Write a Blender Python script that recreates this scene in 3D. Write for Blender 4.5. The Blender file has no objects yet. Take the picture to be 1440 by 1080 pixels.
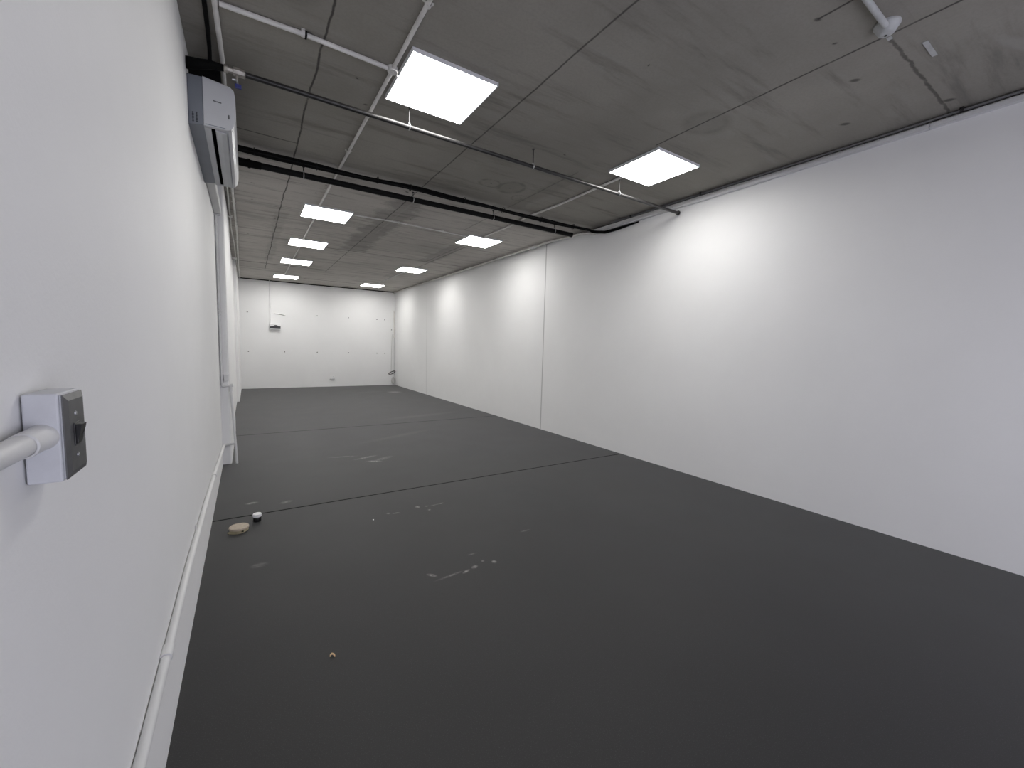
import bpy, bmesh, math, random
from mathutils import Vector, Matrix
PI = math.pi
SC = bpy.context.scene
COL = SC.collection
random.seed(4)

# ------------------------------------------------------------------ camera
H0 = 1.431                    # camera height above the floor
CEIL = 3.20                   # ceiling height
yaw, pitch, roll = 0.571646688, -0.0895451181, 0.0273455029
F_PX = 579.84
cy, sy = math.cos(yaw), math.sin(yaw)
cp, sp = math.cos(pitch), math.sin(pitch)
fw = Vector((sy*cp, cy*cp, sp))
r0 = Vector((cy, -sy, 0.0))
u0 = r0.cross(fw)
rt = r0*math.cos(roll) + u0*math.sin(roll)
up = -r0*math.sin(roll) + u0*math.cos(roll)
cd = bpy.data.cameras.new('camera')
cam = bpy.data.objects.new('camera', cd)
COL.objects.link(cam)
cd.sensor_fit = 'HORIZONTAL'
cd.sensor_width = 36.0
cd.lens = F_PX/1440*36.0
cd.clip_start = 0.02
cd.clip_end = 100
M = Matrix(((rt.x, up.x, -fw.x, 0), (rt.y, up.y, -fw.y, 0), (rt.z, up.z, -fw.z, 0), (0, 0, 0, 1)))
cam.matrix_world = Matrix.Translation((0, 0, H0)) @ M
SC.camera = cam

# ------------------------------------------------------------------ world, exposure
w = bpy.data.worlds.new('world')
SC.world = w
w.use_nodes = True
bg = w.node_tree.nodes['Background']
bg.inputs[0].default_value = (0.86, 0.86, 1.0, 1)     # overcast daylight outside the shop front
bg.inputs[1].default_value = 2.2
SC.view_settings.view_transform = 'Standard'
SC.view_settings.look = 'None'
SC.view_settings.exposure = 0.45
SC.view_settings.gamma = 1.0
SC.view_settings.use_curve_mapping = False
LAMP = 17.5                                            # emission of the LED panels

# ------------------------------------------------------------------ material helpers
def new_mat(name):
    m = bpy.data.materials.new(name)
    m.use_nodes = True
    return m, m.node_tree.nodes, m.node_tree.links, m.node_tree.nodes['Principled BSDF']

def mat(name, col, rough=0.5, metal=0.0, spec=0.5, noise=0.0, nscale=20.0, bump=0.0, bscale=120.0):
    m, N, L, b = new_mat(name)
    b.inputs['Base Color'].default_value = (*col, 1)
    b.inputs['Roughness'].default_value = rough
    b.inputs['Metallic'].default_value = metal
    b.inputs['Specular IOR Level'].default_value = spec
    tc = N.new('ShaderNodeTexCoord')
    if noise > 0:
        n = N.new('ShaderNodeTexNoise'); n.inputs['Scale'].default_value = nscale; n.inputs['Detail'].default_value = 5
        L.new(tc.outputs['Object'], n.inputs['Vector'])
        r = N.new('ShaderNodeValToRGB')
        r.color_ramp.elements[0].position = 0.3; r.color_ramp.elements[1].position = 0.7
        r.color_ramp.elements[0].color = (*[c*(1-noise) for c in col], 1)
        r.color_ramp.elements[1].color = (*[min(1, c*(1+noise)) for c in col], 1)
        L.new(n.outputs['Fac'], r.inputs[0]); L.new(r.outputs[0], b.inputs['Base Color'])
    if bump > 0:
        n = N.new('ShaderNodeTexNoise'); n.inputs['Scale'].default_value = bscale; n.inputs['Detail'].default_value = 3
        L.new(tc.outputs['Object'], n.inputs['Vector'])
        bp = N.new('ShaderNodeBump'); bp.inputs['Strength'].default_value = bump; bp.inputs['Distance'].default_value = 0.002
        L.new(n.outputs['Fac'], bp.inputs['Height']); L.new(bp.outputs[0], b.inputs['Normal'])
    return m

class G:
    """tiny node-graph helper for surface patterns laid out in metres"""
    def __init__(s, m):
        s.N = m.node_tree.nodes; s.L = m.node_tree.links
        s.tc = s.N.new('ShaderNodeTexCoord')
        s.vec = s.tc.outputs['Object']
        sep = s.N.new('ShaderNodeSeparateXYZ'); s.L.new(s.vec, sep.inputs[0])
        s.x, s.y, s.z = sep.outputs
    def m(s, op, *a, clamp=False):
        n = s.N.new('ShaderNodeMath'); n.operation = op; n.use_clamp = clamp
        for i, v in enumerate(a):
            if isinstance(v, (int, float)): n.inputs[i].default_value = v
            else: s.L.new(v, n.inputs[i])
        return n.outputs[0]
    def noise(s, scale, detail=4, rough=0.5, stretch=(1, 1, 1), vec=None, off=(0, 0, 0)):
        mp = s.N.new('ShaderNodeMapping'); mp.inputs['Scale'].default_value = stretch; mp.inputs['Location'].default_value = off
        s.L.new(vec or s.vec, mp.inputs[0])
        n = s.N.new('ShaderNodeTexNoise'); n.inputs['Scale'].default_value = scale
        n.inputs['Detail'].default_value = detail; n.inputs['Roughness'].default_value = rough
        s.L.new(mp.outputs[0], n.inputs['Vector'])
        return n.outputs['Fac']
    def remap(s, v, a, b, c=0.0, d=1.0, smooth=True):
        n = s.N.new('ShaderNodeMapRange')
        n.interpolation_type = 'SMOOTHSTEP' if smooth else 'LINEAR'
        s.L.new(v, n.inputs[0])
        for i, q in enumerate((a, b, c, d)): n.inputs[i+1].default_value = q
        return n.outputs[0]
    def line(s, axis, at, width, lo=None, hi=None, wob=0.0, wn=None, soft=0.6):
        """1 on a straight line axis = at, limited to lo..hi along the other axis"""
        c = {'x': s.x, 'y': s.y}[axis]; o = {'x': s.y, 'y': s.x}[axis]
        if wob:
            c = s.m('ADD', c, s.m('MULTIPLY', s.m('SUBTRACT', wn, 0.5), wob))
        d = s.m('ABSOLUTE', s.m('SUBTRACT', c, at))
        v = s.remap(d, width*0.5*(1-soft), width*0.5*(1+soft), 1, 0)
        if lo is not None: v = s.m('MULTIPLY', v, s.m('GREATER_THAN', o, lo))
        if hi is not None: v = s.m('MULTIPLY', v, s.m('LESS_THAN', o, hi))
        return v
    def blot(s, cx, cyy, rx, ry, ang=0.0, ring=False, inner=0.3):
        mp = s.N.new('ShaderNodeMapping'); mp.vector_type = 'TEXTURE'
        mp.inputs['Location'].default_value = (cx, cyy, 0)
        mp.inputs['Rotation'].default_value = (0, 0, ang)
        mp.inputs['Scale'].default_value = (rx, ry, 1)
        cm = s.N.new('ShaderNodeCombineXYZ'); s.L.new(s.x, cm.inputs[0]); s.L.new(s.y, cm.inputs[1])
        s.L.new(cm.outputs[0], mp.inputs[0])
        ln = s.N.new('ShaderNodeVectorMath'); ln.operation = 'LENGTH'; s.L.new(mp.outputs[0], ln.inputs[0])
        if ring:
            return s.remap(s.m('ABSOLUTE', s.m('SUBTRACT', ln.outputs['Value'], 0.8)), 0.02, 0.2, 1, 0)
        return s.remap(ln.outputs['Value'], inner, 1.0, 1, 0)
    def mx(s, lst):
        v = lst[0]
        for q in lst[1:]: v = s.m('MAXIMUM', v, q)
        return v
    def mixc(s, fac, a, b):
        n = s.N.new('ShaderNodeMix'); n.data_type = 'RGBA'
        if isinstance(fac, (int, float)): n.inputs[0].default_value = fac
        else: s.L.new(fac, n.inputs[0])
        for i, v in ((6, a), (7, b)):
            if isinstance(v, tuple): n.inputs[i].default_value = (*v, 1)
            else: s.L.new(v, n.inputs[i])
        return n.outputs[2]

# ------------------------------------------------------------------ big surfaces
def wall_material(name, col, joints=()):
    m, N, L, b = new_mat(name)
    g = G(m)
    c = g.mixc(g.remap(g.noise(0.9, 5, 0.6), 0.3, 0.7), tuple(v*0.965 for v in col), col)
    for at, width, dark in joints:
        j = g.line('y', at, width)
        c = g.mixc(g.m('MULTIPLY', j, dark), c, (0.16, 0.155, 0.15))
    L.new(c, b.inputs['Base Color'])
    b.inputs['Roughness'].default_value = 0.62
    b.inputs['Specular IOR Level'].default_value = 0.35
    bp = N.new('ShaderNodeBump'); bp.inputs['Strength'].default_value = 0.25; bp.inputs['Distance'].default_value = 0.002
    L.new(g.noise(90, 4, 0.6), bp.inputs['Height']); L.new(bp.outputs[0], b.inputs['Normal'])
    return m
WHITE = (0.80, 0.80, 0.80)
m_wall = wall_material('white_wall_paint', WHITE)
m_wall_r = wall_material('white_panel_wall_paint', WHITE, [(5.76, 0.024, 0.55), (11.3, 0.03, 0.25)])

def floor_material():
    m, N, L, b = new_mat('charcoal_floor_paint')
    g = G(m)
    base = g.mixc(g.remap(g.noise(1.1, 6, 0.6), 0.3, 0.7), (0.018, 0.018, 0.0185), (0.022, 0.0215, 0.0212))
    base = g.mixc(g.m('MULTIPLY', g.remap(g.noise(260, 2, 0.5), 0.55, 0.75), 0.35), base, (0.09, 0.09, 0.092))
    wn = g.noise(1.3, 3)
    seams = g.mx([g.line('y', 3.885, 0.017, wob=0.02, wn=wn), g.m('MULTIPLY', g.line('y', 7.29, 0.022, wob=0.02, wn=wn), 0.7)])
    base = g.mixc(g.m('MULTIPLY', seams, 0.95), base, (0.003, 0.003, 0.003))
    # chalky scuffs and paint dust lying where people worked
    sc = [(1.27, 5.03, 0.09, 0.025, -0.5, 1), (1.22, 5.24, 0.16, 0.03, 0.3, .6), (1.40, 5.10, 0.16, 0.05, 0.5, .35), (0.98, 5.40, 0.17, 0.018, -0.2, .55),
          (0.935, 2.315, 0.035, 0.014, -0.9, .8), (1.03, 2.255, 0.10, 0.010, 0.1, .5), (1.14, 2.25, 0.03, 0.012, 0.4, .9), (1.21, 2.27, 0.025, 0.016, 0.5, .9),
          (1.353, 2.263, 0.018, 0.018, 0, 1), (1.292, 2.31, 0.012, 0.012, 0, .7), (1.27, 2.43, 0.03, 0.01, 0, .5),
          (1.232, 3.405, 0.022, 0.022, 0, 1), (1.31, 3.385, 0.02, 0.012, 0, .6), (1.40, 3.38, 0.07, 0.008, 0.05, .5), (1.45, 3.385, 0.025, 0.012, 0, .8), (1.30, 3.30, 0.015, 0.015, 0, .6),
          (0.971, 3.388, 0.016, 0.016, 0, .7), (1.03, 3.365, 0.03, 0.012, 0, .6),
          (3.66, 12.15, 0.20, 0.22, 0, .8), (3.0, 12.4, 0.5, 0.06, 0, .25), (0.0, 4.18, 0.05, 0.025, 0, .8), (0.26, 4.07, 0.05, 0.03, 0.4, .5),
          (1.80, 2.55, 0.05, 0.01, 0, .35), (0.03, 2.97, 0.05, 0.03, 0, .3), (2.9, 7.9, 0.9, 0.12, 0.2, .16), (2.0, 6.3, 0.7, 0.08, 0.4, .12)]
    grain = g.remap(g.noise(38, 5, 0.7), 0.38, 0.62)
    marks = g.mx([g.m('MULTIPLY', g.blot(a, c, rx*1.3, ry*1.4, an, inner=0.15), s_) for a, c, rx, ry, an, s_ in sc])
    marks = g.m('MULTIPLY', marks, g.m('ADD', 0.25, g.m('MULTIPLY', grain, 0.75)))
    base = g.mixc(g.m('MULTIPLY', marks, 0.75), base, (0.40, 0.39, 0.37))
    L.new(base, b.inputs['Base Color'])
    rg = g.m('ADD', g.remap(g.noise(2.2, 5, 0.6), 0.3, 0.7, 0.64, 0.68), g.m('MULTIPLY', seams, 0.3))
    L.new(g.m('SUBTRACT', 0.42, g.m('MULTIPLY', seams, 0.4)), b.inputs['Specular IOR Level'])
    L.new(g.m('SUBTRACT', 0.22, g.m('MULTIPLY', seams, 0.22)), b.inputs['Sheen Weight'])
    L.new(rg, b.inputs['Roughness'])
    b.inputs['Specular IOR Level'].default_value = 0.62
    b.inputs['Sheen Weight'].default_value = 0.10          # fine dust
    b.inputs['Sheen Roughness'].default_value = 0.35
    bp = N.new('ShaderNodeBump'); bp.inputs['Strength'].default_value = 0.3; bp.inputs['Distance'].default_value = 0.002
    hh = g.m('SUBTRACT', g.m('MULTIPLY', g.noise(140, 3, 0.6), 0.5), seams)
    L.new(hh, bp.inputs['Height']); L.new(bp.outputs[0], b.inputs['Normal'])
    return m

def ceiling_material():
    m, N, L, b = new_mat('raw_formwork_concrete')
    g = G(m)
    c = g.mixc(g.remap(g.noise(0.55, 6, 0.62), 0.28, 0.72), (0.246, 0.231, 0.205), (0.337, 0.319, 0.285))
    # concrete colour lifted beyond the pipes, painting in the brighter light there
    far_lift = g.remap(g.m('ADD', g.y, g.m('MULTIPLY', g.noise(4, 3), 0.1)), 4.60, 4.75)
    c = g.mixc(g.m('MULTIPLY', far_lift, 0.9), c, g.mixc(g.remap(g.noise(0.8, 5, 0.6), 0.3, 0.7), (0.46, 0.435, 0.405), (0.57, 0.54, 0.505)))
    # plywood-grain streaks that run across the room
    st = g.remap(g.noise(1.0, 6, 0.65, stretch=(0.9, 7.5, 1)), 0.50, 0.74)
    c = g.mixc(g.m('MULTIPLY', st, 0.62), c, (0.13, 0.122, 0.113))
    st3 = g.remap(g.noise(1.4, 6, 0.7, stretch=(0.8, 8.0, 1), off=(2, 9, 0)), 0.52, 0.68)
    c = g.mixc(g.m('MULTIPLY', g.m('MULTIPLY', st3, far_lift), 0.45), c, (0.17, 0.158, 0.147))
    st2 = g.remap(g.noise(1.0, 5, 0.6, stretch=(1.2, 9.0, 1), off=(7, 3, 0)), 0.56, 0.76)
    c = g.mixc(g.m('MULTIPLY', st2, 0.35), c, (0.33, 0.315, 0.29))
    gr = g.remap(g.noise(55, 5, 0.7), 0.35, 0.7)
    c = g.mixc(g.m('MULTIPLY', gr, 0.14), c, (0.12, 0.115, 0.108))
    # sheet joints
    wn = g.noise(2.3, 4, 0.6); rag = g.noise(9, 4, 0.6)
    js = [g.line('x', 0.425, 0.012, hi=12.2, wob=0.05, wn=wn), g.m('MULTIPLY', g.line('x', 1.712, 0.012, hi=11.5, wob=0.03, wn=wn), 0.9),
          g.line('x', 3.02, 0.014, hi=2.5, wob=0.02, wn=wn), g.m('MULTIPLY', g.line('x', 3.36, 0.02, lo=6.5, hi=9.5, wob=0.03, wn=wn), 0.7),
          g.m('MULTIPLY', g.line('x', 3.27, 0.018, lo=6.5, hi=8.6, wob=0.03, wn=wn), 0.6),
          g.m('MULTIPLY', g.line('x', 2.85, 0.016, lo=3.3, hi=5.9, wob=0.04, wn=wn), 0.45),
          g.m('MULTIPLY', g.line('y', 0.965, 0.016, lo=3.06, wob=0.05, wn=rag), 0.75), g.m('MULTIPLY', g.line('y', 4.33, 0.016, hi=0.43, wob=0.05, wn=wn), 0.9),
          g.m('MULTIPLY', g.line('y', 8.62, 0.04, lo=0.9, wob=0.12, wn=wn), 0.75), g.m('MULTIPLY', g.line('y', 11.28, 0.045, hi=1.7, wob=0.04, wn=wn), 1.0),
          g.m('MULTIPLY', g.line('y', 13.2, 0.06, lo=1.4, wob=0.04, wn=wn), 0.7), g.m('MULTIPLY', g.line('y', 8.0, 0.018, hi=0.43, wob=0.08, wn=wn), 0.4),
          g.line('x', 2.587, 0.013, hi=1.13, wob=0.02, wn=wn)]
    brk = g.remap(g.noise(5, 3, 0.6), 0.25, 0.5, 0.35, 1.0)
    j = g.m('MULTIPLY', g.mx(js), brk)
    # damp grey bands along the joints past the pipes
    edge = g.noise(3.2, 5, 0.65)
    def band(at, width, lo, hi, s_):
        d = g.m('ABSOLUTE', g.m('SUBTRACT', g.x, at))
        d = g.m('ADD', d, g.m('MULTIPLY', g.m('SUBTRACT', edge, 0.5), width*1.3))
        v = g.remap(d, width*0.32, width*0.62, 1, 0)
        v = g.m('MULTIPLY', v, g.remap(g.y, lo, lo+0.25)); v = g.m('MULTIPLY', v, g.remap(g.y, hi-0.3, hi, 1, 0))
        return g.m('MULTIPLY', v, s_)
    damp = g.mx([band(1.75, 0.42, 5.0, 8.7, 1.0), band(3.25, 0.30, 6.8, 8.9, 0.8), band(2.9, 0.22, 3.2, 4.7, 0.5), band(0.45, 0.16, 6.6, 11, 0.4), band(3.2, 0.25, 9.9, 11.5, 0.45)])
    c = g.mixc(g.m('MULTIPLY', damp, 0.42), c, (0.100, 0.094, 0.090))
    # rings left by formwork ties, patches, bolt holes
    rings = g.mx([g.blot(2.53, 4.06, 0.17, 0.20, ring=True), g.blot(2.28, 4.09, 0.15, 0.12, ring=True), g.blot(2.76, 4.27, 0.09, 0.11, ring=True), g.blot(1.13, 6.95, 0.10, 0.10, ring=True), g.m('MULTIPLY', g.blot(3.05, 2.05, 0.19, 0.16, ring=True), 0.35)])
    c = g.mixc(g.m('MULTIPLY', g.m('MULTIPLY', rings, g.remap(rag, 0.35, 0.6)), 0.45), c, (0.10, 0.096, 0.09))
    pat = g.mx([g.blot(3.05, 2.05, 0.24, 0.20, 0, inner=.7), g.blot(2.53, 4.06, 0.2, 0.2, inner=.7), g.blot(0.3, 2.45, 0.14, 0.30, 0.3), g.blot(1.05, 6.7, .25, .3, 0), g.blot(2.9, 7.4, .5, .5, 0), g.blot(0.12, 7.2, .35, .12, .2)])
    c = g.mixc(g.m('MULTIPLY', pat, 0.25), c, (0.12, 0.118, 0.108))
    holes = [(0.668, 3.066, .018), (0.099, 5.70, .03), (0.384, 7.10, .04), (0.35, 2.80, .03), (2.5, 3.1, .02), (2.15, 1.87, .015), (2.587, 1.13, .03), (3.34, 1.21, .045), (2.86, 1.15, .02),
             (1.62, 4.9, .04), (0.74, 5.6, .025), (0.06, 8.4, .03), (2.79, 4.26, .03), (2.52, 4.08, .02), (2.29, 4.09, .018), (0.79, 3.35, .025), (0.93, 7.3, .03), (1.9, 3.7, .02), (3.9, 1.45, .05), (0.25, 4.7, .02),
             (2.0, 5.9, .025), (2.6, 6.3, .025), (4.1, 0.93, .05), (0.8, 5.25, .02), (0.1, 6.35, .02), (3.3, 5.2, .02)]
    hb = g.mx([g.blot(a, q, r*0.95, r*0.6, random.uniform(0, 3), inner=.3) for a, q, r in holes])
    c = g.mixc(g.m('MULTIPLY', hb, 0.7), c, (0.03, 0.028, 0.027))
    # pale cement streaks
    pale = g.mx([g.line('x', 2.20, 0.05, lo=8.9, hi=11.0, wob=0.05, wn=wn), g.line('x', 1.80, 0.02, lo=4.6, hi=7, wob=0.04, wn=wn), g.blot(3.75, 0.55, .35, .05, -.35)])
    c = g.mixc(g.m('MULTIPLY', pale, 0.35), c, (0.40, 0.385, 0.36))
    c = g.mixc(g.m('MULTIPLY', j, 0.85), c, (0.035, 0.032, 0.030))
    L.new(c, b.inputs['Base Color'])
    b.inputs['Roughness'].default_value = 0.78
    b.inputs['Specular IOR Level'].default_value = 0.3
    bp = N.new('ShaderNodeBump'); bp.inputs['Strength'].default_value = 0.45; bp.inputs['Distance'].default_value = 0.004
    hh = g.m('SUBTRACT', g.m('ADD', g.m('MULTIPLY', g.noise(24, 5, 0.65), 0.5), g.m('MULTIPLY', g.noise(1.0, 5, 0.6, stretch=(2, 30, 1)), 0.3)), g.m('MULTIPLY', j, 1.2))
    L.new(hh, bp.inputs['Height']); L.new(bp.outputs[0], b.inputs['Normal'])
    return m
m_floor = floor_material()
m_ceil = ceiling_material()

# ------------------------------------------------------------------ small materials
m_conduit = mat('white_pvc_conduit', (0.66, 0.66, 0.66), 0.42, noise=0.05, nscale=8)
m_conduit_old = mat('greyed_pvc_conduit', (0.72, 0.705, 0.68), 0.5, noise=0.14, nscale=9)
m_trunk = mat('grey_white_trunking', (0.64, 0.64, 0.65), 0.5, noise=0.08, nscale=5)
m_black = mat('black_painted_steel', (0.006, 0.006, 0.006), 0.6, spec=0.15, noise=0.3, nscale=30)
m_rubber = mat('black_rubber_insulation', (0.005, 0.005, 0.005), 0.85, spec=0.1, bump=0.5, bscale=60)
m_steel = mat('dull_pipe_steel', (0.035, 0.034, 0.034), 0.33, metal=0.4, noise=0.25, nscale=25)
m_zinc = mat('galvanised_steel', (0.42, 0.42, 0.43), 0.38, metal=0.8, noise=0.15, nscale=40)
m_brass = mat('dull_nickel_fitting', (0.36, 0.34, 0.31), 0.4, metal=0.6, noise=0.2, nscale=40)
m_blue = mat('blue_plastic', (0.03, 0.035, 0.16), 0.5)
m_frame = mat('white_lamp_frame', (0.72, 0.73, 0.75), 0.4)
m_box = mat('white_painted_box', (0.60, 0.61, 0.64), 0.45, noise=0.04, nscale=30, bump=0.2, bscale=90)
m_plate = mat('brushed_dark_steel_plate', (0.15, 0.15, 0.155), 0.40, metal=0.65, noise=0.12, nscale=60)
m_switch = mat('black_plastic', (0.006, 0.006, 0.007), 0.3)
m_ac = mat('white_abs_casing', (0.49, 0.50, 0.52), 0.38, noise=0.04, nscale=6)
m_ac_grey = mat('grey_abs_casing', (0.19, 0.205, 0.235), 0.45, noise=0.05, nscale=6)
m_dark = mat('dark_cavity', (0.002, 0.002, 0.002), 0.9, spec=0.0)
m_tan = mat('beige_tin', (0.34, 0.30, 0.19), 0.55, noise=0.12, nscale=40)
m_tan_top = mat('pinkish_beige_lid', (0.42, 0.35, 0.27), 0.5, noise=0.10, nscale=50)
m_lid = mat('white_plastic_lid', (0.80, 0.80, 0.80), 0.35)
m_wood = mat('pale_wood_shaving', (0.72, 0.50, 0.28), 0.6, noise=0.2, nscale=200)
m_rose = mat('grey_painted_fitting', (0.44, 0.45, 0.45), 0.5, noise=0.08, nscale=30)
m_plug = mat('grey_wall_plug', (0.09, 0.09, 0.09), 0.6)
m_gas = mat('grey_painted_pipe', (0.16, 0.16, 0.165), 0.5)
m_clear = mat('milky_cable_sheath', (0.58, 0.58, 0.56), 0.35)
m_alu = mat('grey_aluminium', (0.3, 0.3, 0.32), 0.4, metal=0.6)
def emit_mat():
    m, N, L, b = new_mat('lit_diffuser')
    b.inputs['Base Color'].default_value = (0.9, 0.9, 0.9, 1)
    b.inputs['Emission Color'].default_value = (1.0, 0.985, 0.955, 1)
    b.inputs['Emission Strength'].default_value = LAMP
    return m
m_emit = emit_mat()

# ------------------------------------------------------------------ mesh helpers
def V(x, y, z): return Vector((x, y, z))
def P(x, y, z): return Vector((x, y, z + H0))        # z relative to the camera height

def add_box(bm, a, b, bev=0.0, seg=2):
    lo = [min(a[i], b[i]) for i in range(3)]; hi = [max(a[i], b[i]) for i in range(3)]
    vs = [bm.verts.new((x, y, z)) for x in (lo[0], hi[0]) for y in (lo[1], hi[1]) for z in (lo[2], hi[2])]
    fs = [bm.faces.new([vs[i] for i in f]) for f in ((0, 1, 3, 2), (4, 6, 7, 5), (0, 4, 5, 1), (2, 3, 7, 6), (0, 2, 6, 4), (1, 5, 7, 3))]
    if bev > 0:
        es = set(e for f in fs for e in f.edges)
        bmesh.ops.bevel(bm, geom=list(es), offset=bev, segments=seg, affect='EDGES', profile=0.5)

def add_prism(bm, pts, vec, bev=0.0):
    """closed polygon pts swept by vec"""
    vec = Vector(vec)
    a = [bm.verts.new(p) for p in pts]; b = [bm.verts.new(Vector(p)+vec) for p in pts]
    n = len(pts); fs = [bm.faces.new(a[::-1]), bm.faces.new(b)]
    for i in range(n): fs.append(bm.faces.new((a[i], a[(i+1) % n], b[(i+1) % n], b[i])))
    if bev > 0:
        es = set(fs[0].edges) | set(fs[1].edges)
        bmesh.ops.bevel(bm, geom=list(es), offset=bev, segments=2, affect='EDGES', profile=0.5)

def smooth_path(pts, r=0.05, n=5):
    """round the corners of a polyline"""
    pts = [Vector(p) for p in pts]
    out = [pts[0]]
    for i in range(1, len(pts)-1):
        p, a, b = pts[i], pts[i-1], pts[i+1]
        d1 = (a-p); d2 = (b-p); rr = min(r, d1.length*0.45, d2.length*0.45)
        s, e = p+d1.normalized()*rr, p+d2.normalized()*rr
        for k in range(n+1):
            t = k/n
            out.append(s*(1-t)**2 + p*2*t*(1-t) + e*t*t)
    out.append(pts[-1])
    return out

def add_tube(bm, pts, r, seg=12, cap=True, closed=False):
    pts = [Vector(p) for p in pts]
    n = len(pts)
    t0 = (pts[1]-pts[0]).normalized()
    nrm = t0.orthogonal().normalized()
    rings = []
    for i, p in enumerate(pts):
        if closed: t = (pts[(i+1) % n]-pts[i-1]).normalized()
        elif i == 0: t = t0
        elif i == n-1: t = (pts[-1]-pts[-2]).normalized()
        else: t = ((pts[i+1]-p).normalized()+(p-pts[i-1]).normalized()).normalized()
        nrm = (nrm - t*nrm.dot(t)).normalized()
        bn = t.cross(nrm)
        rr = r[i] if isinstance(r, (list, tuple)) else r
        rings.append([bm.verts.new(p + (nrm*math.cos(2*PI*k/seg)+bn*math.sin(2*PI*k/seg))*rr) for k in range(seg)])
    m = n if closed else n-1
    for i in range(m):
        A, B = rings[i], rings[(i+1) % n]
        for k in range(seg): bm.faces.new((A[k], A[(k+1) % seg], B[(k+1) % seg], B[k]))
    if cap and not closed:
        bm.faces.new(rings[0][::-1]); bm.faces.new(rings[-1])

def add_lathe(bm, prof, c, axis='z', seg=28):
    """profile [(radius, height)] turned round an axis through c"""
    c = Vector(c)
    def at(r, h, a):
        u, v = r*math.cos(a), r*math.sin(a)
        return c + {'z': Vector((u, v, h)), 'x': Vector((h, u, v)), 'y': Vector((u, h, v))}[axis]
    rings = []
    for r, h in prof:
        rings.append([bm.verts.new(at(max(r, 1e-5), h, 2*PI*k/seg)) for k in range(seg)])
    for i in range(len(rings)-1):
        for k in range(seg): bm.faces.new((rings[i][k], rings[i][(k+1) % seg], rings[i+1][(k+1) % seg], rings[i+1][k]))
    bmesh.ops.remove_doubles(bm, verts=[v for q in rings for v in q], dist=5e-5)

def obj(name, bm, m, parent=None, smooth=False, mats=None):
    bmesh.ops.recalc_face_normals(bm, faces=bm.faces[:])
    me = bpy.data.meshes.new(name); bm.to_mesh(me); bm.free()
    for q in (mats or [m]): me.materials.append(q)
    if smooth:
        for p in me.polygons: p.use_smooth = True
        try: me.set_sharp_from_angle(angle=math.radians(35))
        except Exception: pass
    o = bpy.data.objects.new(name, me); COL.objects.link(o)
    if parent is not None:
        o.parent = parent
        o.matrix_parent_inverse = Matrix.Translation(-Vector(parent.location))
    return o
def tag(o, label, cat, group=None):
    o['label'] = label; o['category'] = cat
    if group: o['group'] = group
    return o
def thing(name, label, cat, loc, group=None):
    o = bpy.data.objects.new(name, None); COL.objects.link(o); o.location = loc
    o.empty_display_size = 0.05
    return tag(o, label, cat, group)
def struct(name, bm, m, **k):
    o = obj(name, bm, m, **k); o['kind'] = 'structure'; return o
def BM(): return bmesh.new()
def tube(name, pts, r, m, parent=None, seg=12, bend=0.05):
    bm = BM(); add_tube(bm, smooth_path(pts, bend), r, seg)
    return obj(name, bm, m, parent, smooth=True)
def box(name, a, b, m, parent=None, bev=0.002):
    bm = BM(); add_box(bm, a, b, bev)
    return obj(name, bm, m, parent)

# ------------------------------------------------------------------ the room
XL, XR, YB, YF = -0.265, 4.327, 14.306, -1.8
bm = BM(); add_box(bm, (-0.9, YF-0.2, -0.15), (XR+0.25, YB+0.25, 0)); struct('floor', bm, m_floor)
bm = BM(); add_box(bm, (-0.9, YF-0.2, CEIL), (XR+0.25, YB+0.25, CEIL+0.2)); struct('ceiling', bm, m_ceil)
bm = BM()
# left wall with its two shallow piers
fp = [(-0.6, YF), (XL, YF), (XL, 5.655), (-0.192, 5.655), (-0.180, 5.667), (-0.180, 7.70), (-0.225, 7.70), (-0.225, 11.35), (-0.172, 11.35), (-0.165, YB), (-0.6, YB)]
add_prism(bm, [(x, y, 0) for x, y in fp], (0, 0, CEIL)); struct('wall_left', bm, m_wall)
bm = BM(); add_box(bm, (XR, YF, 0), (XR+0.2, YB, CEIL-0.022)); struct('wall_right', bm, m_wall_r)
# black strips painting in the shade of the gap between wall tops and slab
bm = BM(); add_box(bm, (XR+0.05, YF, CEIL-0.022), (XR+0.2, YB, CEIL)); struct('gap_shade_1', bm, m_dark)
bm = BM(); add_box(bm, (-0.6, YB, 0), (XR+0.2, YB+0.2, CEIL-0.030)); struct('wall_back', bm, m_wall)
bm = BM(); add_box(bm, (-0.6, YB+0.05, CEIL-0.030), (XR+0.2, YB+0.2, CEIL)); struct('gap_shade_2', bm, m_dark)
# shop front behind the photographer
bm = BM()
add_box(bm, (-0.6, YF-0.2, 0), (0.15, YF, CEIL)); add_box(bm, (4.0, YF-0.2, 0), (XR+0.2, YF, CEIL))
add_box(bm, (0.15, YF-0.2, 2.45), (4.0, YF, CEIL)); struct('wall_front', bm, m_wall)
bm = BM()
for x in (0.15, 1.42, 2.68, 3.94): add_box(bm, (x, YF-0.13, 0), (x+0.06, YF-0.06, 2.45))
for z in (0.0, 2.39): add_box(bm, (0.15, YF-0.13, z), (4.0, YF-0.06, z+0.06))
struct('window_1', bm, m_alu)

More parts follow.
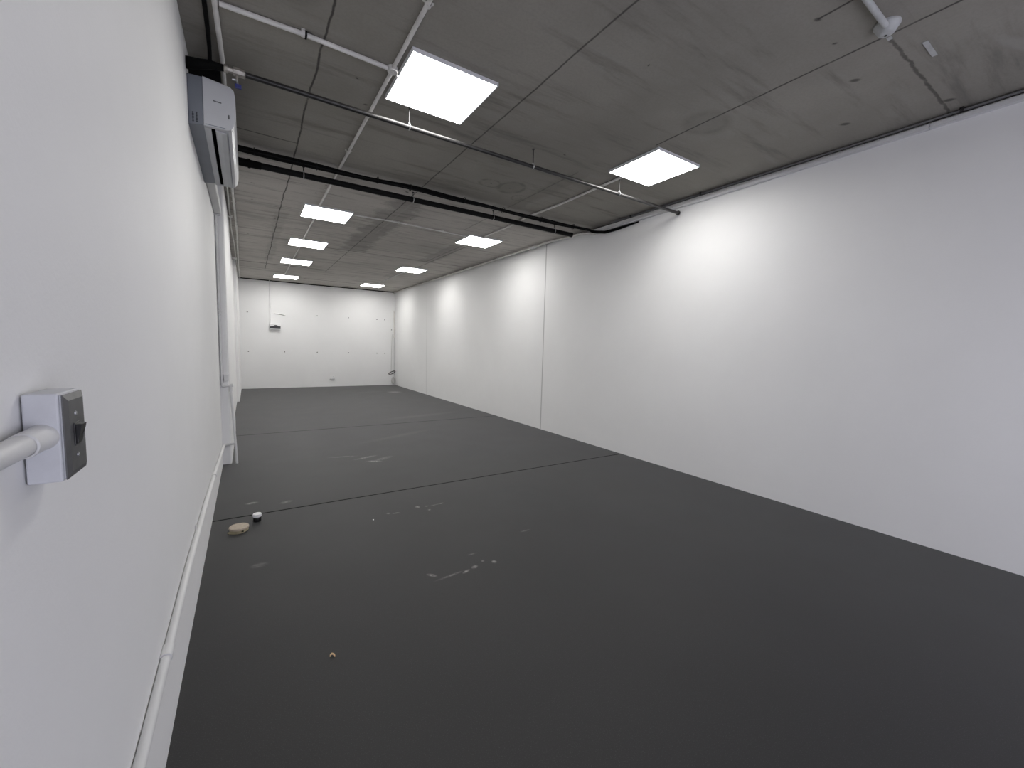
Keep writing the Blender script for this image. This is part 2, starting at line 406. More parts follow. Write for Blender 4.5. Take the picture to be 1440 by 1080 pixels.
# ------------------------------------------------------------------ LED panels
GL = 'square LED panels under the concrete ceiling'
def led_panel(x, y, label, s=0.597, d=0.024):
    z = CEIL
    t = thing('ceiling_light', label, 'ceiling light', (x, y, z), GL)
    h = s/2; bm = BM(); e = 0.009
    add_box(bm, (x-h, y-h, z-d), (x+h, y-h+e, z), 0.002); add_box(bm, (x-h, y+h-e, z-d), (x+h, y+h, z), 0.002)
    add_box(bm, (x-h, y-h+e, z-d), (x-h+e, y+h-e, z), 0.002); add_box(bm, (x+h-e, y-h+e, z-d), (x+h, y+h-e, z), 0.002)
    obj('frame', bm, m_frame, t)
    bm = BM(); add_box(bm, (x-h+e, y-h+e, z-d+0.002), (x+h-e, y+h-e, z-d+0.006))
    obj('diffuser', bm, m_emit, t)
    return t
led_panel(1.174, 2.854, 'large bright LED panel nearest the camera, left row, beside the white conduit tee')
led_panel(3.357, 2.797, 'bright LED panel nearest the camera in the right row, near the right wall')
led_panel(0.970, 6.36, 'LED panel in the left row, first one past the black pipes')
led_panel(0.970, 8.44, 'LED panel in the left row, second one past the black pipes')
led_panel(0.970, 10.50, 'LED panel in the left row, next to last before the back wall')
led_panel(0.955, 13.12, 'small-looking LED panel in the left row, closest to the back wall')
led_panel(3.337, 6.36, 'LED panel in the right row, just past the black pipes')
led_panel(3.330, 9.74, 'LED panel in the right row, next to last before the back wall')
led_panel(3.270, 13.12, 'LED panel in the right row, closest to the back wall corner')

# ------------------------------------------------------------------ pipe hangers
def hanger(parent, x, y, zpipe, r, m_rod=None):
    bm = BM(); add_tube(bm, [(x, y, CEIL), (x, y, zpipe+r)], 0.004, 8)
    add_lathe(bm, [(0, -0.004), (0.013, -0.004), (0.013, 0), (0, 0)], (x, y, CEIL))
    hg = obj('hanger', bm, m_rod or m_steel, parent, smooth=True)
    bm = BM()
    pts = [V(x, y+(r+0.003)*math.cos(a), zpipe+(r+0.003)*math.sin(a)) for a in [2*PI*k/20 for k in range(20)]]
    add_tube(bm, pts, 0.0045, 8, closed=True)
    add_lathe(bm, [(0, 0), (0.009, 0), (0.009, 0.014), (0, 0.014)], (x, y, zpipe+r), seg=6)
    obj('clamp_ring', bm, m_zinc, hg, smooth=True)
    return hg

# front pipe, hung on rods
ZP = CEIL-0.150
t = thing('water_pipe', 'long thin dark steel pipe hung on rods across the ceiling nearest the camera', 'pipe', (0, 3.175, ZP))
bm = BM(); add_tube(bm, [(0.03, 3.175, ZP), (2.2, 3.180, ZP), (XR-0.03, 3.185, ZP)], 0.0165, 16)
obj('pipe', bm, m_steel, t, smooth=True)
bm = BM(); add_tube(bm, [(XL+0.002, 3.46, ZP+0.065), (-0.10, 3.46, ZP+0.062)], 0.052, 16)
obj('shade_fill', bm, m_rubber, t, smooth=True)  # black filler added for the shaded gap above the air conditioner
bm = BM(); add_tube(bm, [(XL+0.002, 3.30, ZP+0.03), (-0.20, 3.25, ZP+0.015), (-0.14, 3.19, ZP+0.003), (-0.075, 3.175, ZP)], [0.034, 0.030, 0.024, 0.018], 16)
obj('shade_fill_end', bm, m_rubber, t, smooth=True)  # added black end, stands in for shadow between pipe, wall and air conditioner
bm = BM()
add_lathe(bm, [(0, -0.075), (0.021, -0.075), (0.024, -0.070), (0.024, -0.058), (0.017, -0.056), (0.0165, -0.03), (0.026, -0.028), (0.027, 0.0), (0.024, 0.018), (0.025, 0.03), (0.018, 0.034), (0, 0.034)], (0, 3.175, ZP), 'x', 8)
add_tube(bm, [(-0.012, 3.175, ZP-0.02), (-0.012, 3.172, ZP-0.05)], 0.008, 10)
vb = obj('stop_valve', bm, m_brass, t, smooth=True)
bm = BM(); add_tube(bm, smooth_path([(-0.035, 3.17, ZP-0.052), (-0.012, 3.17, ZP-0.048), (-0.008, 3.165, ZP-0.075)], .01), 0.006, 8)
obj('valve_stem', bm, m_zinc, t, smooth=True)
bm = BM(); add_box(bm, (-0.022, 3.155, ZP-0.098), (0.012, 3.175, ZP-0.074), 0.004); obj('handle', bm, m_blue, t)
bm = BM(); add_lathe(bm, [(0.0165, 0), (0.026, 0), (0.026, 0.012), (0.0165, 0.012)], (XR-0.032, 3.185, ZP), 'x', 20)
obj('pipe_end_collar', bm, m_steel, t, smooth=True)
for x in (1.066, 2.205, 3.305): hanger(t, x, 3.178, ZP, 0.0165)

# pair of black pipes further back
ZQ = CEIL-0.085
t = thing('drain_pipe', 'thick black pipe on short clamps under the ceiling, farther of the black pair', 'pipe', (0, 4.86, ZQ))
bm = BM(); add_tube(bm, [(-0.172, 4.86, ZQ), (4.10, 4.86, ZQ)], 0.030, 18)
for x in (4.08,): add_lathe(bm, [(0.030, 0), (0.034, 0), (0.034, 0.03), (0, 0.03)], (x, 4.86, ZQ), 'x', 18)
obj('pipe', bm, m_black, t, smooth=True)
bm = BM(); add_tube(bm, [(-0.172, 4.86, ZQ-0.001), (0.0, 4.86, ZQ-0.001), (0.16, 4.86, ZQ-0.001)], [0.036, 0.037, 0.034], 16)
add_tube(bm, [(0.05, 4.86, ZQ-0.001), (0.07, 4.86, ZQ-0.001)], 0.043, 16)
obj('wrapped_joint', bm, m_rubber, t, smooth=True)
for x in (0.53, 1.68, 2.76, 3.78): hanger(t, x, 4.86, ZQ, 0.030, m_black)
# black insulated bundle running beside it, then turning along the right wall
YI, ZI = 4.592, CEIL-0.063
bm = BM()
pts = []
rad = []
n = 60
for i in range(n+1):
    q = i/n; x = -0.17 + q*(4.20+0.17)
    yy = YI + 0.018*math.sin(x*2.3+0.5) + 0.008*math.sin(x*7)
    zz = ZI + 0.003*math.sin(x*5)
    pts.append(V(x, yy, zz)); rad.append(0.028+0.004*math.sin(x*4.1)-0.007*q)
pts += [V(4.240, 4.56, CEIL-0.078), V(4.275, 4.49, CEIL-0.094), V(4.294, 4.36, CEIL-0.120), V(4.300, 4.20, CEIL-0.124), V(4.305, 3.98, CEIL-0.119), V(4.312, 3.78, CEIL-0.110)]
rad += [0.020, 0.020, 0.020, 0.018, 0.014, 0.008]
add_tube(bm, pts, rad, 14)
t = thing('pipe_insulation', 'lumpy black rubber-wrapped line against the ceiling, nearer of the black pair', 'pipe', (0, YI, ZI))
obj('wrapped_pipe', bm, m_rubber, t, smooth=True)
bm = BM(); add_tube(bm, [V(x, YI-0.034+0.010*math.sin(x*3+1), ZI-0.018+0.004*math.sin(x*6)) for x in [-0.15+0.11*k for k in range(39)]], 0.005, 8)
obj('strapped_cable', bm, m_black, t, smooth=True)
for x in (0.10, 0.62, 1.2, 1.55, 2.2, 2.75, 3.35, 3.9):
    bm = BM(); pc = V(x, YI-0.006+0.018*math.sin(x*2.3+0.5), ZI)
    add_tube(bm, [pc+V(0, 0.039*math.cos(a), 0.031*math.sin(a)) for a in [2*PI*k/16 for k in range(16)]], 0.0035, 6, closed=True)
    obj('cable_tie', bm, m_black, t, smooth=True)

# ------------------------------------------------------------------ conduits on the ceiling
def saddle(parent, c, r, along, m=None, lift=CEIL):
    """U shaped clip that straddles a conduit running 'x' or 'y' under the ceiling"""
    bm = BM(); c = Vector(c); w_ = 0.010
    n_ = 10; o_ = []
    for k in range(n_+1):
        a = PI + PI*k/n_
        o_.append((math.cos(a)*(r+0.003), math.sin(a)*(r+0.003)))
    o_ = [(-r-0.018, lift-c.z-0.003), (-r-0.003, lift-c.z-0.003)] + o_ + [(r+0.003, lift-c.z-0.003), (r+0.018, lift-c.z-0.003)]
    th = 0.0022
    for s in range(len(o_)-1):
        p, q = o_[s], o_[s+1]
        d = Vector((q[0]-p[0], q[1]-p[1])); nn = Vector((d.y, -d.x)).normalized()*th
        quad = [(p[0], p[1]), (q[0], q[1]), (q[0]+nn.x, q[1]+nn.y), (p[0]+nn.x, p[1]+nn.y)]
        if along == 'y': pp = [c+V(u, -w_, v) for u, v in quad]; add_prism(bm, pp, (0, 2*w_, 0))
        else: pp = [c+V(-w_, u, v) for u, v in quad]; add_prism(bm, pp, (2*w_, 0, 0))
    return obj('saddle_clip', bm, m or m_zinc, parent)

rC = 0.0125; ZC = CEIL-rC-0.001
# left row feed, along the room
t = thing('electrical_conduit', 'white conduit running down the ceiling through the left row of LED panels', 'conduit', (0.836, 0, CEIL))
def ceil_run(parent, pts, r=rC, m=m_conduit_old, name='conduit_run'):
    return tube(name, [(x, y, CEIL-r-0.001) for x, y in pts], r, m, parent)
ceil_run(t, [(0.833, YF), (0.833, 2.79)]); ceil_run(t, [(0.836, 2.85), (0.838, 6.06)]); ceil_run(t, [(0.86, 6.665), (0.868, 8.135)]); ceil_run(t, [(0.880, 8.745), (0.884, 10.195)]); ceil_run(t, [(0.89, 10.805), (0.89, 12.815)])
bm = BM(); add_lathe(bm, [(0, -0.030), (0.030, -0.030), (0.033, -0.026), (0.033, 0), (0, 0)], (0.834, 2.818, CEIL-0.001)); add_lathe(bm, [(0, -0.0335), (0.006, -0.0335), (0.006, -0.03)], (0.834, 2.818, CEIL-0.001), seg=12)
obj('junction_box', bm, m_conduit_old, t, smooth=True)
tube('lamp_lead', [(0.862, 2.83, CEIL-0.02), (0.885, 2.86, CEIL-0.045), (0.90, 2.90, CEIL-0.035), (0.89, 2.93, CEIL-0.012)], 0.004, m_lid, t, 8, 0.02)
for y in (1.1, 2.2, 3.45, 4.2, 5.4, 7.4, 9.4, 11.6): saddle(t, (0.836 if y < 6 else (0.865 if y < 8.5 else 0.888), y, ZC), rC, 'y', m_conduit_old)
# branch across
t = thing('electrical_conduit', 'white conduit crossing the ceiling from the left wall to the nearest LED panel', 'conduit', (0, 2.815, CEIL))
ceil_run(t, [(-0.078, 2.822), (0.35, 2.806), (0.803, 2.818)], 0.0135)
saddle(t, (0.315, 2.806, ZC), rC, 'x', m_conduit_old)
bm = BM(); add_box(bm, (0.325, 2.788, CEIL-0.031), (0.336, 2.822, CEIL-0.001), 0.001); obj('joint_gap', bm, m_rubber, t)
# left corner conduits
t = thing('electrical_conduit', 'white conduit along the left edge of the ceiling passing over the air conditioner', 'conduit', (-0.09, 0, CEIL))
ceil_run(t, [(-0.108, YF), (-0.098, 2.80), (-0.084, 3.40), (-0.100, 5.75), (-0.089, 8.45), (-0.104, 9.60), (-0.122, 11.8), (-0.124, 14.29)], 0.0135)
for y in (2.0, 4.9, 6.6, 9.0, 12.6): saddle(t, (-0.093 if y < 10 else -0.123, y, ZC), 0.0135, 'y', m_conduit_old)
t = thing('electrical_conduit', 'thinner white conduit in the ceiling corner beyond the air conditioner', 'conduit', (-0.16, 4.6, CEIL))
ceil_run(t, [(-0.135, 4.55), (-0.143, 5.78), (-0.163, 8.0), (-0.150, 9.45), (-0.158, 10.9), (-0.1535, 11.35), (-0.1535, 14.29)], 0.0095)
bm = BM(); add_box(bm, (-0.195, 7.33, CEIL-0.030), (-0.125, 7.352, CEIL-0.001), 0.001); obj('saddle_clip', bm, m_conduit_old, t)
bm = BM(); add_box(bm, (-0.222, 10.80, CEIL-0.062), (-0.135, 10.86, CEIL-0.020), 0.004); obj('junction_box', bm, m_conduit_old, t)
# black cable strip near the left wall
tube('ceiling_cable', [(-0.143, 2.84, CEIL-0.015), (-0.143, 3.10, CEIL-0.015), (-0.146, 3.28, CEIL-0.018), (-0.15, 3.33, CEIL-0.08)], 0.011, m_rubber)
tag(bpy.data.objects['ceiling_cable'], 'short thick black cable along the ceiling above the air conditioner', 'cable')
# cross branch and right row
t = thing('electrical_conduit', 'thin grey conduit crossing the ceiling between two LED panels past the black pipes', 'conduit', (2.1, 6.13, CEIL))
ceil_run(t, [(1.268, 6.17), (1.88, 6.12), (3.039, 6.19)], 0.010)
for x in (1.9, 2.6): saddle(t, (x, 6.125+0.03*(x-1.9), CEIL-0.011), 0.010, 'x', m_conduit_old)
t = thing('electrical_conduit', 'grey conduit along the ceiling between the two nearest panels of the right row', 'conduit', (3.25, 4.5, CEIL))
ceil_run(t, [(3.262, 3.095), (3.272, 4.1), (3.235, 4.80), (3.275, 5.30), (3.262, 6.062)], 0.0125)
for y in (3.9, 5.25): saddle(t, (3.268, y, ZC), rC, 'y', m_conduit_old)
t = thing('electrical_conduit', 'dark thin conduit between the two farthest panels of the right row', 'conduit', (3.29, 11.5, CEIL))
ceil_run(t, [(3.30, 10.038), (3.30, 12.822)], 0.009, m_trunk)
saddle(t, (3.30, 11.4, CEIL-0.010), 0.009, 'y', m_trunk)
# ceiling rose with its conduit, near top right
t = thing('conduit_junction', 'round grey ceiling fitting at the end of a stub of conduit, near the right', 'ceiling fitting', (2.92, 0.945, CEIL))
bm = BM(); add_lathe(bm, [(0, -0.052), (0.026, -0.052), (0.034, -0.048), (0.054, -0.014), (0.057, -0.010), (0.057, 0), (0, 0)], (2.918, 0.936, CEIL-0.001), seg=32)
obj('round_base', bm, m_rose, t, smooth=True)
tube('conduit_run', [(1.9, 0.915, CEIL-0.026), (2.885, 0.930, CEIL-0.026)], 0.0145, m_rose, t, 14)
bm = BM(); add_lathe(bm, [(0, -0.056), (0.006, -0.056), (0.006, -0.052)], (2.924, 0.940, CEIL), seg=12); obj('screw', bm, m_steel, t)
tag(box('ceiling_patch', (3.036, 0.951, CEIL-0.004), (3.070, 0.974, CEIL-0.0005), m_rose), 'tiny white square patch on the concrete beside the round ceiling fitting', 'patch')
tag(box('ceiling_patch', (3.242, 0.849, CEIL-0.005), (3.436, 0.874, CEIL-0.0005), m_rose), 'short pale rectangular strip stuck on the concrete ceiling near the right', 'patch')

# right wall / ceiling edge
t = thing('cable_trunking', 'long pale trunking strip along the top of the right wall', 'trunking', (4.31, 2, CEIL-0.06))
for a, b_ in ((YF, 1.06), (1.064, 3.245), (3.249, 4.55)):
    zt = lambda y: CEIL-0.034-0.0106*y*(1 if y > 0 else 0)
    hw = lambda y: 0.034-0.0028*max(y, 0)
    bm = BM(); add_prism(bm, [(4.283, a, zt(a)), (4.283, b_, zt(b_)), (4.283, b_, zt(b_)-hw(b_)), (4.283, a, zt(a)-hw(a))], (XR-4.283, 0, 0), 0.002)
    obj('trunking_length', bm, m_trunk, t)
t = thing('gas_pipe', 'thin grey pipe in the dark gap above the right wall trunking', 'pipe', (4.297, 2, CEIL-0.02))
tube('pipe', [(4.297, YF, CEIL-0.018), (4.297, 4.25, CEIL-0.018)], 0.0095, m_gas, t)
for y in (0.9, 2.9, 3.9): saddle(t, (4.297, y, CEIL-0.018), 0.0095, 'y', m_steel)
t = thing('electrical_conduit', 'white conduit along the right wall and ceiling corner beyond the black pipes', 'conduit', (4.22, 6, CEIL-0.04))
tube('conduit_run', [(4.30, 4.56, CEIL-0.098), (4.285, 4.80, CEIL-0.040), (4.285, 5.30, CEIL-0.028), (4.235, 5.62, CEIL-0.028), (4.222, 5.95, CEIL-0.045)], 0.017, m_conduit_old, t, 14, 0.12)
bm = BM(); add_tube(bm, [(4.223, 5.92, CEIL-0.040), (4.221, 6.05, CEIL-0.040)], 0.026, 18); obj('coupling', bm, m_conduit, t, smooth=True)
tube('conduit_run', [(4.221, 6.05, CEIL-0.040), (4.240, 8.4, CEIL-0.040), (4.265, 11.0, CEIL-0.040), (4.275, 14.29, CEIL-0.042)], 0.017, m_conduit_old, t, 14)
for y, x in ((7.2, 4.230), (9.0, 4.246), (11.0, 4.265), (13.0, 4.271)): saddle(t, (x, y, CEIL-0.040), 0.017, 'y', m_trunk)

# ------------------------------------------------------------------ air conditioner
y0, y1 = 3.27, 4.44
t = thing('air_conditioner', 'white wall-mounted air conditioner high on the left wall under the ceiling', 'air conditioner', (XL, 3.85, H0+1.30))
bm = BM()
prof = [(-0.188, 1.300), (-0.070, 1.302), (-0.048, 1.312), (-0.034, 1.335), (-0.026, 1.375), (-0.022, 1.44), (-0.023, 1.51), (-0.030, 1.550), (-0.050, 1.567), (-0.188, 1.585)]
# body with a real slot cut in its underside (outlet)
sl0, sl1, dep = -0.154, -0.132, 0.05
pr = [(-0.188, 1.300), (sl0, 1.300), (sl0, 1.300+dep), (sl1, 1.300+dep), (sl1, 1.301)] + prof[1:]
add_prism(bm, [(x, y0+0.03, z+H0) for x, z in pr], (0, y1-0.03-(y0+0.03), 0))
obj('casing', bm, m_ac, t)
for yy in (y0, y1-0.03):
    bm = BM(); add_prism(bm, [(x, yy, z+H0) for x, z in prof], (0, 0.03, 0), 0.004); obj('end_cap', bm, m_ac, t)
bm = BM()
add_prism(bm, [(XL, y0+0.035, 1.302+H0), (-0.188, y0+0.008, 1.302+H0), (-0.188, y0+0.008, 1.583+H0), (XL, y0+0.035, 1.592+H0)], (0, y1-y0-0.04, 0), 0.003)
gr = obj('rear_casing', bm, m_ac_grey, t)
bm = BM()
for k in range(7):
    z = 1.318 + k*0.0085
    for x in (-0.245, -0.226):
        yy = y0+0.008+( -0.188-x)/0.077*0.027
        add_box(bm, (x, yy-0.0026, z+H0), (x+0.0165, yy+0.004, z+0.0046+H0))
obj('vent_slot', bm, m_dark, t)
bm = BM(); add_box(bm, (sl0+0.001, y0+0.031, H0+1.305), (sl1-0.001, y1-0.031, H0+1.348)); obj('air_outlet', bm, m_dark, t)
bm = BM()
lv = [(-0.128, 1.297), (-0.100, 1.290), (-0.075, 1.294), (-0.071, 1.300), (-0.128, 1.302)]
add_prism(bm, [(x, y0+0.04, z+H0) for x, z in lv], (0, y1-y0-0.08, 0), 0.001); obj('louvre', bm, m_ac, t)
bm = BM(); add_box(bm, (-0.0695, y0+0.04, H0+1.2975), (-0.0655, y1-0.04, H0+1.304)); obj('panel_gap', bm, m_ac_grey, t)
# small dark maker's mark and indicator window on the near end
bm = BM()
zz = H0+1.4545
for k in range(9):
    x = -0.136 + k*0.0046
    hgt = 0.0075 if k == 0 else (0.0060 if k % 3 else 0.0045)
    add_box(bm, (x, y0-0.0012, zz-k*0.0002), (x+0.0034, y0+0.001, zz+hgt-k*0.0002))
obj('maker_mark', bm, m_switch, t)
bm = BM(); add_box(bm, (-0.0615, y0-0.001, H0+1.372), (-0.0565, y0+0.001, H0+1.397), 0.0005); obj('indicator', bm, m_switch, t)
bm = BM(); add_box(bm, (-0.180, y0-0.0015, H0+1.308), (-0.078, y0+0.001, H0+1.312)); obj('trim_line', bm, m_ac_grey, t)

t = thing('pipe_cover', 'white box cover running along the left wall from the air conditioner to the pier', 'trunking', (XL, 5.05, H0+1.36))
box('cover', (XL, 4.445, H0+1.345), (-0.198, 5.60, H0+1.425), m_conduit, t, 0.008)
box('end_joint', (XL, 5.60, H0+1.349), (-0.203, 5.612, H0+1.42), m_rubber, t, 0.001)
box('elbow', (XL, 5.612, H0+1.335), (-0.205, 5.655, H0+1.42), m_conduit, t, 0.006)

# ------------------------------------------------------------------ pier pipework
yf = 5.655
t = thing('downpipe', 'white vertical conduit on the pier corner below the air conditioner cover', 'conduit', (-0.25, 5.64, H0+0.4))
bm = BM(); add_tube(bm, smooth_path([(-0.249, yf-0.017, H0+1.335), (-0.247, yf-0.017, H0-0.50), (-0.247, yf-0.017, H0-0.530), (-0.160, yf-0.017, H0-0.522)], 0.03), 0.0125, 14)
obj('conduit_run', bm, m_conduit, t, smooth=True)
box('bracket', (-0.262, yf-0.034, H0+0.262), (-0.230, yf-0.0005, H0+0.274), m_conduit, t, 0.001)
box('bracket', (-0.262, yf-0.034, H0+0.302), (-0.230, yf-0.0005, H0+0.314), m_conduit, t, 0.001)
bm = BM(); add_tube(bm, [(-0.172, yf-0.017, H0-0.523), (-0.146, yf-0.017, H0-0.520)], 0.018, 14); add_tube(bm, [(-0.170, yf-0.017, H0-0.530), (-0.168, yf-0.017, H0-0.585)], 0.0165, 14)
obj('tee_fitting', bm, m_conduit, t, smooth=True)
t = thing('junction_box', 'small white junction box on the pier face just above the conduit elbow', 'junction box', (-0.215, yf, H0-0.43))
box('box_body', (-0.229, yf-0.030, H0-0.472), (-0.184, yf, H0-0.395), m_conduit, t, 0.004)
box('lid', (-0.231, yf-0.034, H0-0.403), (-0.182, yf-0.0005, H0-0.396), m_conduit, t, 0.001)
t = thing('slanted_conduit', 'white conduit leaning down from the pier fitting to the floor', 'conduit', (-0.12, 5.64, 0))
tube('conduit_run', [(-0.168, yf-0.017, H0-0.585), (-0.155, yf-0.017, H0-0.85), (-0.140, yf-0.015, H0-1.18), (-0.131, yf-0.015, 0.001)], 0.0125, m_conduit, t, 14, 0.2)
t = thing('wall_conduit', 'white conduit running low along the left wall above the floor, turning across the pier', 'conduit', (-0.25, 3, 0.35))
rW = 0.0145
pts = [(-0.250, YF, H0-1.065), (-0.250, 1.3, H0-1.055), (-0.250, 2.3, H0-1.038), (-0.250, 3.3, H0-1.066), (-0.250, 4.3, H0-1.118), (-0.249, 5.60, H0-1.200), (-0.244, 5.635, H0-1.203), (-0.148, 5.636, H0-1.190)]
tube('conduit_run', pts, rW, m_conduit, t, 14, 0.04)
for y, z in ((1.66, -1.047), (4.0, -1.10)):
    bm = BM(); add_tube(bm, [(-0.250, y, H0+z), (-0.250, y+0.06, H0+z)], rW+0.0035, 16); obj('coupling', bm, m_conduit, t, smooth=True)
for y, z in ((2.75, -1.049), (0.6, -1.057)):
    box('bracket', (XL+0.0003, y, H0+z-0.028), (XL+0.006, y+0.02, H0+z+0.028), m_conduit, t, 0.001)

# ------------------------------------------------------------------ light switch, near left
xb = -0.2265; ya, yb_ = 0.830, 0.915; za, zb = H0-0.2105, H0-0.083
t = thing('light_switch', 'surface-mounted switch box with dark metal plate on the left wall near camera', 'light switch', (XL, 0.877, H0-0.145))
bm = BM(); add_box(bm, (XL+0.0025, ya, za), (xb, yb_, zb), 0.0025, 3); obj('back_box', bm, m_box, t)
box('inner_rim', (xb, ya+0.004, za+0.004), (xb+0.0022, yb_-0.003, zb-0.002), m_box, t, 0.0008)
bm = BM()
yp0, yp1, zp0, zp1 = ya+0.003, yb_-0.001, za+0.002, zb-0.003
xa = xb+0.0022; xc = xa+0.0048; e = 0.009
lo = [bm.verts.new((xa, y, z)) for y, z in ((yp0, zp0), (yp1, zp0), (yp1, zp1), (yp0, zp1))]
mid = [bm.verts.new((xa+0.0015, y, z)) for y, z in ((yp0, zp0), (yp1, zp0), (yp1, zp1), (yp0, zp1))]
tp = [bm.verts.new((xc, y, z)) for y, z in ((yp0+e, zp0+e), (yp1-e, zp0+e), (yp1-e, zp1-e), (yp0+e, zp1-e))]
bm.faces.new(lo); bm.faces.new(tp)
for A, B in ((lo, mid), (mid, tp)):
    for k in range(4): bm.faces.new((A[k], A[(k+1) % 4], B[(k+1) % 4], B[k]))
obj('cover_plate', bm, m_plate, t)
yc = 0.8680
for z in (-0.1165, -0.1790):
    bm = BM(); add_lathe(bm, [(0, 0.0018), (0.0028, 0.0016), (0.0036, 0.0004), (0.0036, -0.0004), (0, -0.0004)], (xc, yc-0.001, H0+z), 'x', 18)
    s_ = obj('screw', bm, m_zinc, t, smooth=True)
bm = BM(); add_box(bm, (xc-0.001, yc-0.0115, H0-0.1640), (xc+0.0015, yc+0.0125, H0-0.1300), 0.0006); obj('rocker_frame', bm, m_switch, t)
bm = BM(); add_prism(bm, [(xc+0.001, yc-0.0095, H0-0.162), (xc+0.001, yc-0.0095, H0-0.132), (xc+0.0090, yc-0.0095, H0-0.1325), (xc+0.0080, yc-0.0095, H0-0.1375), (xc+0.0045, yc-0.0095, H0-0.1480), (xc+0.0040, yc-0.0095, H0-0.1600)], (0, 0.0205, 0), 0.0008)
obj('rocker', bm, m_switch, t)
t = thing('switch_conduit', 'thick white conduit entering the near side of the switch box', 'conduit', (-0.246, 0, H0-0.145))
bm = BM(); add_tube(bm, [(-0.248, YF, H0-0.1400), (-0.2475, 0.55, H0-0.1420), (-0.2455, 0.812, H0-0.1440)], 0.0145, 24); obj('conduit_run', bm, m_conduit, t, smooth=True)
bm = BM(); add_lathe(bm, [(0.0145, -0.062), (0.0168, -0.060), (0.0170, -0.004), (0.0182, -0.002), (0.0182, 0.0), (0, 0.0)], (-0.2455, ya, H0-0.144), 'y', 28); obj('coupling', bm, m_conduit, t, smooth=True)

# ------------------------------------------------------------------ things on the floor
t = thing('round_tin', 'flat round beige tin lying on the dark floor by the left wall', 'tin', (-0.085, 3.60, 0))
cx, cy_ = -0.085, 3.600
bm = BM(); add_lathe(bm, [(0, 0.0), (0.056, 0.0), (0.060, 0.003), (0.060, 0.020), (0, 0.020)], (cx, cy_, 0.001), seg=40)
obj('tin_body', bm, m_tan, t, smooth=True)
bm = BM(); add_lathe(bm, [(0.0, 0.020), (0.062, 0.020), (0.064, 0.022), (0.064, 0.033), (0.062, 0.036), (0.058, 0.0365), (0.056, 0.035), (0, 0.0348)], (cx, cy_, 0.001), seg=40)
obj('lid', bm, m_tan_top, t, smooth=True)
bm = BM(); add_prism(bm, [(cx-0.075, cy_-0.010, 0.0006), (cx-0.060, cy_-0.040, 0.0006), (cx-0.010, cy_-0.064, 0.0006), (cx+0.02, cy_-0.062, 0.0006), (cx, cy_, 0.0006), (cx-0.05, cy_+0.01, 0.0006)], (0, 0, 0.004), 0.0008); obj('bottom_lip', bm, m_tan, t)
bm = BM(); add_box(bm, (cx+0.016, cy_-0.061, 0.010), (cx+0.030, cy_-0.054, 0.017), 0.001); obj('notch', bm, m_dark, t)
t = thing('small_jar', 'tiny black jar with a white screw lid standing on the dark floor', 'jar', (0.035, 3.73, 0))
bm = BM(); add_lathe(bm, [(0, 0), (0.026, 0), (0.028, 0.003), (0.028, 0.034), (0.026, 0.037), (0, 0.037)], (0.034, 3.735, 0.0005), seg=32); obj('jar_body', bm, m_switch, t, smooth=True)
bm = BM()
add_lathe(bm, [(0, 0.0365), (0.029, 0.0365), (0.0295, 0.038), (0.0295, 0.058), (0.0280, 0.061), (0, 0.0615)], (0.034, 3.735, 0.0005), seg=32)
for k in range(32):
    a = 2*PI*k/32; add_tube(bm, [(0.034+0.0297*math.cos(a), 3.735+0.0297*math.sin(a), 0.039), (0.034+0.0297*math.cos(a), 3.735+0.0297*math.sin(a), 0.058)], 0.0009, 5)
obj('lid', bm, m_lid, t, smooth=True)
bm = BM()
sp_ = [V(0.283, 1.908, 0.004), V(0.286, 1.914, 0.008), V(0.292, 1.917, 0.0095), V(0.298, 1.912, 0.008), V(0.301, 1.905, 0.005), V(0.3015, 1.899, 0.003)]
add_tube(bm, sp_, [0.0022, 0.0035, 0.0042, 0.0040, 0.0035, 0.0022], 10)
tag(obj('wood_shaving', bm, m_wood, smooth=True), 'tiny curled orange crumb lying alone on the dark floor in the foreground', 'debris')
bm = BM(); add_lathe(bm, [(0, 0), (0.006, 0), (0.005, 0.003), (0, 0.004)], (0.83, 3.319, 0.0), seg=7)
tag(obj('paint_flake', bm, m_lid), 'tiny white fleck on the dark floor just in front of the nearer floor seam', 'debris')

# ------------------------------------------------------------------ back wall
t = thing('meter_box', 'small white switchboard box with a black window on the back wall', 'switchboard', (0.72, YB, H0+0.42))
box('box_body', (0.575, YB-0.085, H0+0.335), (0.865, YB, H0+0.512), m_lid, t, 0.008)
box('breaker_window', (0.580, YB-0.088, H0+0.362), (0.862, YB-0.080, H0+0.430), m_switch, t, 0.002)
bm = BM(); add_prism(bm, [(0.665, YB-0.089, H0+0.42), (0.80, YB-0.089, H0+0.42), (0.775, YB-0.089, H0+0.457), (0.715, YB-0.089, H0+0.457)], (0, 0.006, 0)); obj('open_cover', bm, m_switch, t)
box('cover_hinge', (0.60, YB-0.089, H0+0.468), (0.70, YB-0.083, H0+0.474), m_trunk, t, 0.001)
tag(tube('board_conduit', [(0.604, YB-0.0135, CEIL-0.002), (0.604, YB-0.0135, H0+0.512)], 0.012, m_conduit), 'thin white conduit dropping from the ceiling to the switchboard box', 'conduit')
tag(tube('cable_stub', [(0.70, YB-0.012, H0+0.80), (0.88, YB-0.014, H0+0.79), (0.95, YB-0.014, H0+0.775), (0.965, YB-0.02, H0+0.755), (1.0, YB-0.01, H0+0.765)], 0.011, m_clear), 'short horizontal piece of grey-white cable on the back wall above the switchboard', 'cable')
GP = 'dark wall plugs in two rows on the back wall'
def plug(x, z, label):
    bm = BM(); add_lathe(bm, [(0, 0), (0.014, 0), (0.016, -0.004), (0.012, -0.008), (0, -0.009)], (x, YB, H0+z), 'y', 14)
    tag(obj('wall_plug', bm, m_plug, smooth=True), label, 'wall plug', GP)
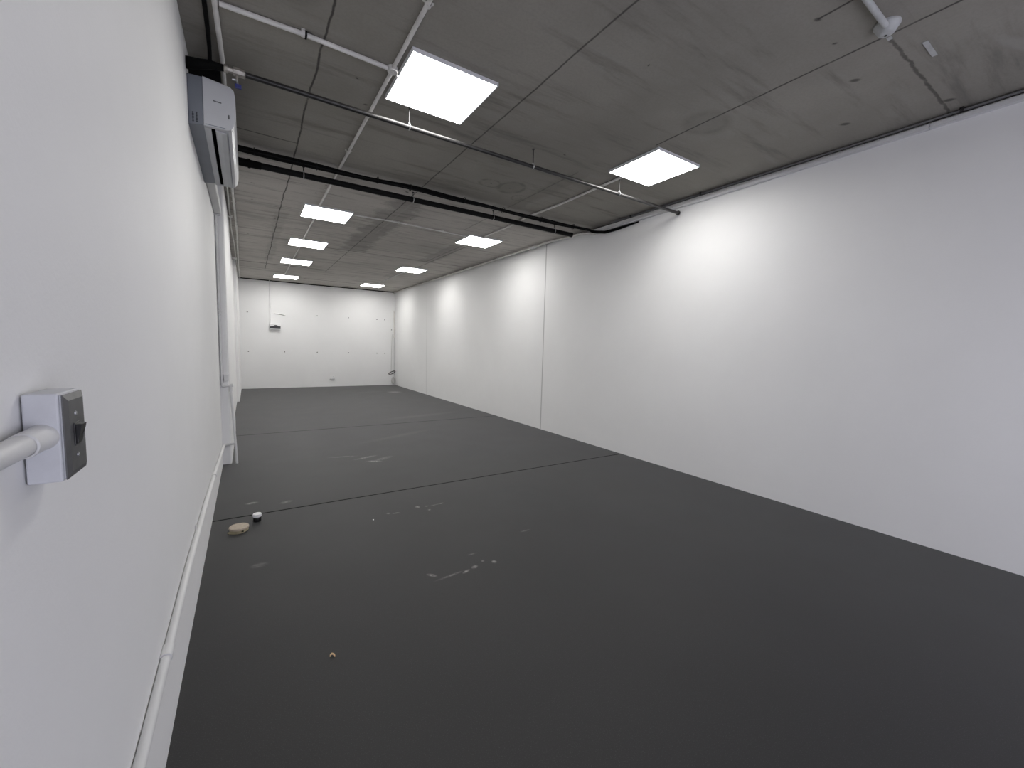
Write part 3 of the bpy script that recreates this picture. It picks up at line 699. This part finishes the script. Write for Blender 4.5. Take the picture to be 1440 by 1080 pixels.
low = ['small dark wall plug, first from the left in the lower row', 'small dark wall plug below the switchboard, second in the lower row', 'small dark wall plug, third from the left in the lower row', 'small dark wall plug, fourth from the left in the lower row', 'small dark wall plug, fifth in the lower row, left of the close pair', 'small dark wall plug, lower row, closest to the right corner']
for x, l in zip((0.03, 0.957, 1.863, 2.80, 3.712, 3.975), low): plug(x, -0.335, l)
upr = ['small dark wall plug left of the switchboard in the upper row', 'small dark wall plug, upper row, first one right of the cable stub', 'small dark wall plug near the middle of the upper row', 'small dark wall plug, upper row, left one of the close pair', 'small dark wall plug, upper row, closest to the right corner']
for x, l in zip((0.033, 1.876, 2.804, 3.713, 3.975), upr): plug(x, 0.803, l)
t = thing('power_outlet', 'white double power outlet low on the back wall', 'power outlet', (2.29, YB, H0-1.12))
box('face_plate', (2.22, YB-0.012, H0-1.155), (2.36, YB, H0-1.075), m_lid, t, 0.003)
box('surround_block', (2.225, YB-0.045, H0-1.20), (2.355, YB, H0-1.158), m_trunk, t, 0.003)
for x in (2.255, 2.325): box('socket_hole', (x-0.014, YB-0.0135, H0-1.125), (x+0.014, YB-0.010, H0-1.105), m_trunk, t, 0.001)
t = thing('corner_conduit', 'pale vertical conduit in the back right corner', 'conduit', (4.28, YB, H0+0.7))
tube('conduit_run', [(4.290, YB-0.022, H0+1.12), (4.290, YB-0.022, H0+0.20)], 0.020, m_conduit_old, t)
tube('conduit_run', [(4.296, YB-0.016, H0+0.20), (4.296, YB-0.016, H0-1.30)], 0.010, m_conduit, t)
bm = BM(); add_box(bm, (4.195, YB-0.02, H0+0.46), (4.215, YB, H0+0.49), 0.002); obj('clip', bm, m_plug, t)
t = thing('hanging_cable', 'thin pale cable hanging beside the corner conduit with a dark coil at its end', 'cable', (4.2, YB, H0-0.3))
tube('cable', [(4.225, YB-0.010, H0+0.32), (4.205, YB-0.010, H0-0.3), (4.195, YB-0.012, H0-0.95)], 0.0075, m_clear, t)
bm = BM()
for rr, dz, tl in ((1.0, 0, 0.0), (0.93, 0.008, 0.12), (0.86, -0.006, -0.1)):
    add_tube(bm, [(4.195+0.115*rr*math.cos(a), YB-0.10-0.07*math.sin(a)*rr, H0-1.0+dz+0.055*math.sin(a+tl)*rr+0.03*math.cos(a)) for a in [2*PI*k/32 for k in range(32)]], 0.007, 8, closed=True)
obj('coil', bm, m_switch, t, smooth=True)
bm = BM()
random.seed(9)
for k in range(7):
    a0 = random.uniform(0, 6); rr = random.uniform(0.06, 0.10)
    add_tube(bm, [(4.245+rr*0.7*math.cos(a+a0), YB-0.06-0.015*k*0.5+0.02*math.sin(2*a), 0.155+rr*1.25*math.sin(a+a0)) for a in [2*PI*q/24 for q in range(24)]], 0.006, 6, closed=True)
tag(obj('cable_coil', bm, m_clear, smooth=True), 'loose coil of milky white cable standing in the back right corner', 'cable')
